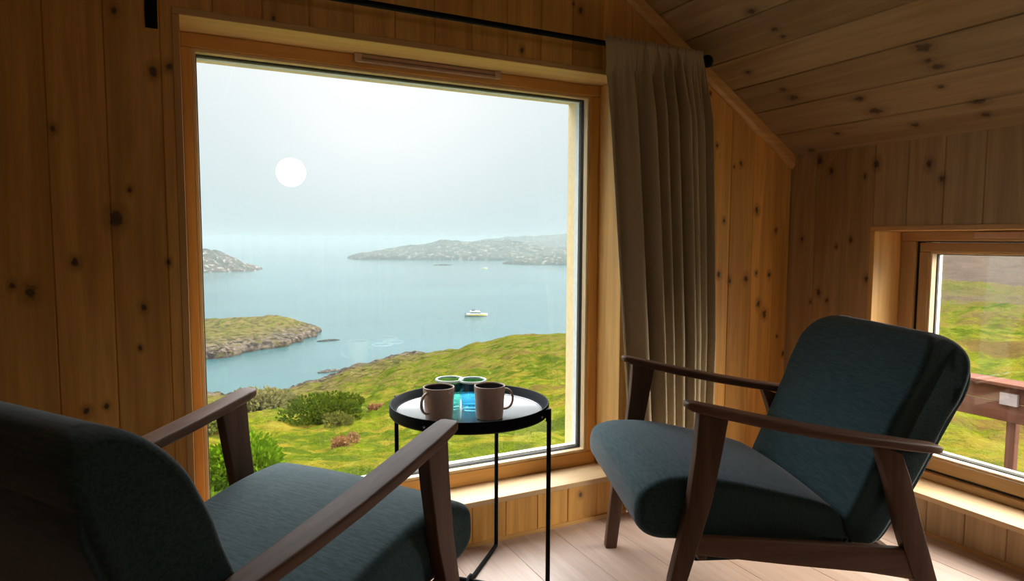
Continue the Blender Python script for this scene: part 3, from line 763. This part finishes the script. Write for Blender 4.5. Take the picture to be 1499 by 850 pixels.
x, y = polar(34.5, 1750); island('distant_hill', x, y, 420, 200, R(-30), 44, 'pale distant hill ridge rising behind the long headland', 'hill', 8, [(-230, 0, 80, 12), (60, 0, 150, 16)], m_far, pw=.6, rough=.16, n=(200, 60))
x, y = polar(32.2, 960); island('point', x, y, 98, 36, R(-30), 13, 'nearer rocky point in front of the headland by the right window edge', 'headland', 21, (), m_far, pw=.7, rough=.3)
x, y = polar(20.9, 905); island('skerry', x, y, 14, 4, R(-15), 1.8, 'tiny low dark skerry in the water before the far headland', 'rock', 2, (), m_far, n=(40, 16))
x, y = polar(11.1, 233); island('skerry', x, y, 4.2, .8, R(6), .5, 'thin dark reef lying off the tip of the heather islet', 'rock', 4, (), far_mat('dark_wet_reef', (.06, .05, .045), (.05, .045, .04), (.12, .10, .08), .6), n=(48, 14))
x, y = polar(11.2, 178); island('skerry', x, y, 3.4, 1.1, R(8), .55, 'small flat rock slab in the water just off the near shore', 'rock', 6, (), far_mat('shore_slab_rock', (.10, .08, .065), (.08, .07, .06), (.26, .21, .17), .6), n=(48, 14))

# boats
def make_boat(loc, rz, L, label, cat, accents=True):
    r = empty('motor_boat', loc, rz, label, cat)
    mw = simple('white_boat_paint', (.46, .46, .44), .3); mdk = simple('dark_boat_windows', (.06, .08, .09), .2); my = simple('yellow_hull_stripe', (.48, .42, .05), .4)
    k = L/10.0; loops = []
    for x, w, zb in ((-5, 1.25, .0), (-4.9, 1.45, -.25), (-2, 1.6, -.35), (1.5, 1.5, -.35), (3.6, .95, -.25), (4.6, .42, .15), (5.15, .06, .75)):
        top = .95+.035*max(0, x+1)**1.3
        loops.append([(x*k, w*k, top*k), (x*k, w*.88*k, .35*k), (x*k, w*.35*k, zb*k), (x*k, -w*.35*k, zb*k), (x*k, -w*.88*k, .35*k), (x*k, -w*k, top*k)])
    mb = MB(); mb.loft(loops); mb.build('hull', mw, r, smooth=35)
    loops = []
    for x, w in ((-5.02, 1.28), (-2, 1.55), (1.5, 1.46), (3.5, .93), (4.6, .44)):
        loops.append([(x*k, w*k*1.04, .85*k), (x*k, w*k*.97, .40*k), (x*k, -w*k*.97, .40*k), (x*k, -w*k*1.04, .85*k)])
    mb = MB(); mb.loft(loops); mb.build('hull_stripe', my, r)
    def house(z0, z1, xa, xb, ta, tb_, w, tw): return MB().loft([[(xa*k, -w*k, z0*k), (xb*k, -w*k, z0*k), (xb*k, w*k, z0*k), (xa*k, w*k, z0*k)], [(ta*k, -tw*k, z1*k), (tb_*k, -tw*k, z1*k), (tb_*k, tw*k, z1*k), (ta*k, tw*k, z1*k)]])
    cab = house(.9, 2.1, -2.6, 2.6, -2.5, 1.5, 1.2, 1.05).build('cabin', mw, r, bevel=.05*k)
    house(1.35, 1.8, -2.4, 2.28, -2.4, 1.86, 1.19, 1.13).build('window_band', mdk, cab)
    house(2.1, 2.35, -2.7, 1.3, -2.7, 1.2, 1.15, 1.1).build('cabin_roof', mw, r, bevel=.04*k)
    house(2.35, 3.0, -2.0, -.4, -1.9, -.8, .75, .6).build('flybridge', mdk, r)
    MB().tube([(-1.2*k, 0, 3.0*k), (-1.5*k, 0, 4.1*k)], .05*k, 8).build('mast', mdk, r)
    MB().box((-5.0*k, -1.2*k, .9*k), (-4.2*k, 1.2*k, 1.35*k)).build('stern_deck', mdk, r)
    return r
x, y = polar(23.8, 300); make_boat((x, y, SEA), R(-27), 10.4, 'white motor boat with yellow stripe anchored in the middle of the bay', 'boat')
x, y = polar(24.5, 800); make_boat((x, y, SEA), R(-10), 8, 'tiny white boat far out before the headland', 'boat')

# shrubs with real leaves
def shrub(name, loc, rad, h, nleaf, leaf, cols_, label, cat, group=None, seed=1, flat=.8):
    rr = random.Random(seed); mb = MB(); loc = Vector(loc)
    root = empty(name, tuple(loc), 0, label, cat, group)
    lobes = [(Vector((rr.uniform(-.6, .6)*rad, rr.uniform(-.6, .6)*rad, rr.uniform(.35, .8)*h)), rr.uniform(.35, .6)) for _ in range(9)]
    for i in range(nleaf):
        c, s = rr.choice(lobes)
        v = Vector((rr.gauss(0, 1), rr.gauss(0, 1), rr.gauss(0, 1))).normalized()
        p = c+Vector((v.x*rad*s, v.y*rad*s, v.z*h*s*.75))*rr.uniform(.75, 1.05)
        if p.z < 0: p.z = abs(p.z)*.3
        d = (v+Vector((rr.uniform(-.7, .7), rr.uniform(-.7, .7), rr.uniform(0, .9)))).normalized(); u = d.cross(Vector((rr.uniform(-1, 1), rr.uniform(-1, 1), rr.uniform(-1, 1)))).normalized()
        L = leaf*rr.uniform(.7, 1.3); W = L*.32; nn = d.cross(u)
        mb.add([tuple(p), tuple(p+d*L*.5+u*W+nn*W*.3), tuple(p+d*L), tuple(p+d*L*.5-u*W+nn*W*.3)], [(0, 1, 2), (0, 2, 3)])
    m, nt, b = newmat(name+'_foliage'); tc = nt.N('ShaderNodeTexCoord').outputs['Object']
    gi = nt.N('ShaderNodeNewGeometry').outputs['Random Per Island']
    cols_ = [ko(cols_[0]), ko(cols_[1])]; nt.l.new(nt.mix(gi, cols_[0], cols_[1]), b.inputs['Base Color']); b.inputs['Roughness'].default_value = .9; b.inputs['Specular IOR Level'].default_value = .0
    tl = nt.N('ShaderNodeBsdfTranslucent', ins={0: (*cols_[1], 1)}); mx = nt.N('ShaderNodeMixShader', ins={0: .3, 1: b.outputs[0], 2: tl.outputs[0]}); nt.l.new(mx.outputs[0], nt.n['Material Output'].inputs[0])
    me = bpy.data.meshes.new('foliage'); me.from_pydata(mb.v, [], mb.f); me.update(); o = bpy.data.objects.new('foliage', me); C.objects.link(o); me.materials.append(m); o.parent = root
    mb = MB()
    for c, s in lobes[:7]: mb.tube([(0, 0, -.15*h), tuple(c*.5), tuple(c)], [.03*rad, .022*rad, .008*rad], 6)
    mb.build('stems', simple('brown_twigs', (.12, .08, .05), .8), root)
    return root
def gz(a, r):
    # ground height by the nearest terrain vertex
    x, y = polar(a, r)
    hit = gbvh.ray_cast(Vector((x, y, 50)), Vector((0, 0, -1)))
    return (x, y, hit[0].z if hit[0] else -3)
from mathutils.bvhtree import BVHTree
gbvh = BVHTree.FromPolygons([v.co[:] for v in gr.data.vertices], [p.vertices[:] for p in gr.data.polygons])
SD = [(.03, .055, .005), (.085, .115, .010)]
GR = [(.04, .10, .004), (.14, .24, .009)]
shrub('leafy_bush', gz(4.0, 8.8), .58, .60, 3600, .075, GR, 'bright green leafy bush just outside the window at its lower left', 'bush', seed=3)
shrub('leafy_bush', gz(.2, 7.3), .36, .58, 1600, .075, [(.045, .10, .006), (.14, .23, .012)], 'bright green leafy bush beside the window frame behind the left chair arm', 'bush', seed=4)
shrub('dark_shrub', gz(10.9, 24.5), 1.5, .62, 3400, .13, SD, 'dark olive shrub in the middle of the meadow slope', 'bush', seed=5)
shrub('dark_shrub', gz(11.3, 20.5), .55, .26, 900, .09, [(0.0638, 0.0779, 0.0142), (0.142, 0.142, 0.0284)], 'small low shrub just below the large olive shrub on the slope', 'bush', seed=15)
shrub('heather_clump', gz(15.2, 33), .42, .42, 700, .12, [(0.212, 0.085, 0.0354), (0.297, 0.156, 0.0638)], 'small rust-brown heather clump right of the dark olive shrub', 'heather', seed=6)
shrub('heather_clump', gz(12.1, 13.2), .22, .26, 700, .06, [(0.241, 0.0991, 0.0354), (0.32, 0.17, 0.0709)], 'rust-brown heather clump low on the grass behind the left seat cushion', 'heather', seed=7)
shrub('heather_clump', gz(13.0, 14.2), .14, .18, 400, .05, [(0.241, 0.113, 0.0425), (0.32, 0.184, 0.085)], 'smaller rust-brown heather clump just right of the other on the low grass', 'heather', seed=17)
shrub('reed_patch', gz(6.2, 52), 2.8, 2.2, 2600, .35, [(0.142, 0.142, 0.0354), (0.255, 0.219, 0.085)], 'tan reed patch by the shore left of the meadow', 'reeds', seed=8)
shrub('low_shrub', gz(2.2, 22), 1.1, .8, 1400, .14, [(0.0991, 0.142, 0.0213), (0.212, 0.199, 0.0496)], 'low mixed shrub behind the left chair armrest at the window edge', 'bush', seed=9)

# deck railing outside window 2
m_rail = wood('red_brown_deck_timber', (.12, .050, .033), 1, None, contrast=.3, rough=.9)
m_post = wood('red_brown_deck_post', (.12, .050, .033), 2, None, contrast=.3, rough=.9)
for m in (m_rail, m_post): m.node_tree.nodes['Principled BSDF'].inputs['Specular IOR Level'].default_value = .1
dr = empty('deck_railing', (4.2, 2.0, -1.6), 0, 'reddish brown timber deck railing on the grass outside the small window', 'railing')
YA, YZ = .0, 3.2
mb = MB(); mb.box((4.13, YA, .165), (4.29, YZ, .185)); rel(mb, 'top_rail', m_rail, dr, bevel=.004)
mb = MB(); mb.box((4.19, YA, .066), (4.22, YZ, .162)); rel(mb, 'rail_board', m_rail, dr, bevel=.004)
mb = MB(); mb.box((4.19, YA, -.045), (4.22, YZ, .060)); rel(mb, 'rail_board', m_rail, dr, bevel=.004)
gzz = gz(62, 4.6)
for yy in (.55, 1.27, 1.98, 2.69):
    mb = MB(); mb.box((4.222, yy-.024, -2.9), (4.27, yy+.024, .1649)); rel(mb, 'post', m_post, dr, bevel=.004)
mb = MB(); mb.box((4.165, 1.93, .055), (4.189, 2.02, .125)); rel(mb, 'post_plate', simple('pale_grey_metal_plate', (.30, .24, .23), .5), dr, bevel=.003)

# sea haze (a real mist layer over the bay)
m = bpy.data.materials.new('sea_mist'); m.use_nodes = True; nt = NT(m.node_tree); nt.n.remove(nt.n['Principled BSDF'])
vs_n = nt.N('ShaderNodeVolumeScatter', ins={'Color': (.245, .305, .318, 1), 'Density': .00062, 'Anisotropy': 0.0})
va_n = nt.N('ShaderNodeVolumeAbsorption', ins={'Color': (.245, .305, .318, 1), 'Density': .00062})
ad_n = nt.N('ShaderNodeAddShader', ins={0: vs_n.outputs[0], 1: va_n.outputs[0]})
nt.l.new(ad_n.outputs[0], nt.n['Material Output'].inputs['Volume'])
mb = MB(); mb.box((-6500, 120, SEA-1), (6500, 8500, SEA+52)); hz = mb.build('sea_mist', m)
tag(hz, 'thin pale mist lying over the whole bay', 'mist', kind='stuff')

# ------------------------------------------------------------------ sky
ZEN, GLOW = 6.6, 19.0      # bright overcast overhead, plus an unseen glow added to light the room
wd = bpy.data.worlds.new('overcast_sky'); S.world = wd; wd.use_nodes = True; nt = NT(wd.node_tree)
bg = nt.n['Background']; g = nt.N('ShaderNodeTexCoord').outputs['Generated']
sep = nt.N('ShaderNodeSeparateXYZ', ins={0: g}); z = sep.outputs[2]
hor = nt.mix(nt.mr(z, -.02, .26, t='LINEAR'), (.71, .865, .895), (1.0, 1.04, 1.05))
def skydir(a, e): return (math.sin(R(a))*math.cos(R(e)), math.cos(R(a))*math.cos(R(e)), math.sin(R(e)))
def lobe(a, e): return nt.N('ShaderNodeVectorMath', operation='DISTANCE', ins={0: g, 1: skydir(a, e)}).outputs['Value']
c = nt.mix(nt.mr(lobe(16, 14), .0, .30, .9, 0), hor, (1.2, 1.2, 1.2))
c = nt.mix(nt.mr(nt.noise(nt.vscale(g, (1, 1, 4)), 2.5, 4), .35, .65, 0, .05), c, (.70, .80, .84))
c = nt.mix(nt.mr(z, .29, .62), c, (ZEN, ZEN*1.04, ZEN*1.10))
c = nt.mix(nt.mr(lobe(118, 30), .15, .62, 1, 0), c, (36, 33, 29))  # unseen sky glow added to brighten the gable through the side window
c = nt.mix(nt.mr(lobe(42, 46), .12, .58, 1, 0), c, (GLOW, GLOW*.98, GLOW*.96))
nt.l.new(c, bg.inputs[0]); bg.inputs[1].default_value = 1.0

# ------------------------------------------------------------------ camera
cam = bpy.data.cameras.new('camera'); co = bpy.data.objects.new('camera', cam); C.objects.link(co); S.camera = co
F_PX = 956.235; cam.sensor_fit = 'HORIZONTAL'; cam.sensor_width = 36.0; cam.lens = F_PX*36/1499
cam.clip_start = .02; cam.clip_end = 20000
yaw, pitch, roll = R(26.9597), R(4.4107), R(.2249)
fwd = Vector((math.sin(yaw)*math.cos(pitch), math.cos(yaw)*math.cos(pitch), -math.sin(pitch)))
rt = Vector((math.cos(yaw), -math.sin(yaw), 0)); up = rt.cross(fwd)
# roll: image turns clockwise by roll
r2 = rt*math.cos(roll)+up*math.sin(roll); u2 = up*math.cos(roll)-rt*math.sin(roll)
M = Matrix((( r2.x, u2.x, -fwd.x, 0), (r2.y, u2.y, -fwd.y, 0), (r2.z, u2.z, -fwd.z, H), (0, 0, 0, 1)))
co.matrix_world = M
S.view_settings.view_transform = 'Standard'; S.view_settings.look = 'None'; S.view_settings.gamma = 1; S.view_settings.use_curve_mapping = False
S.view_settings.exposure = 0.0
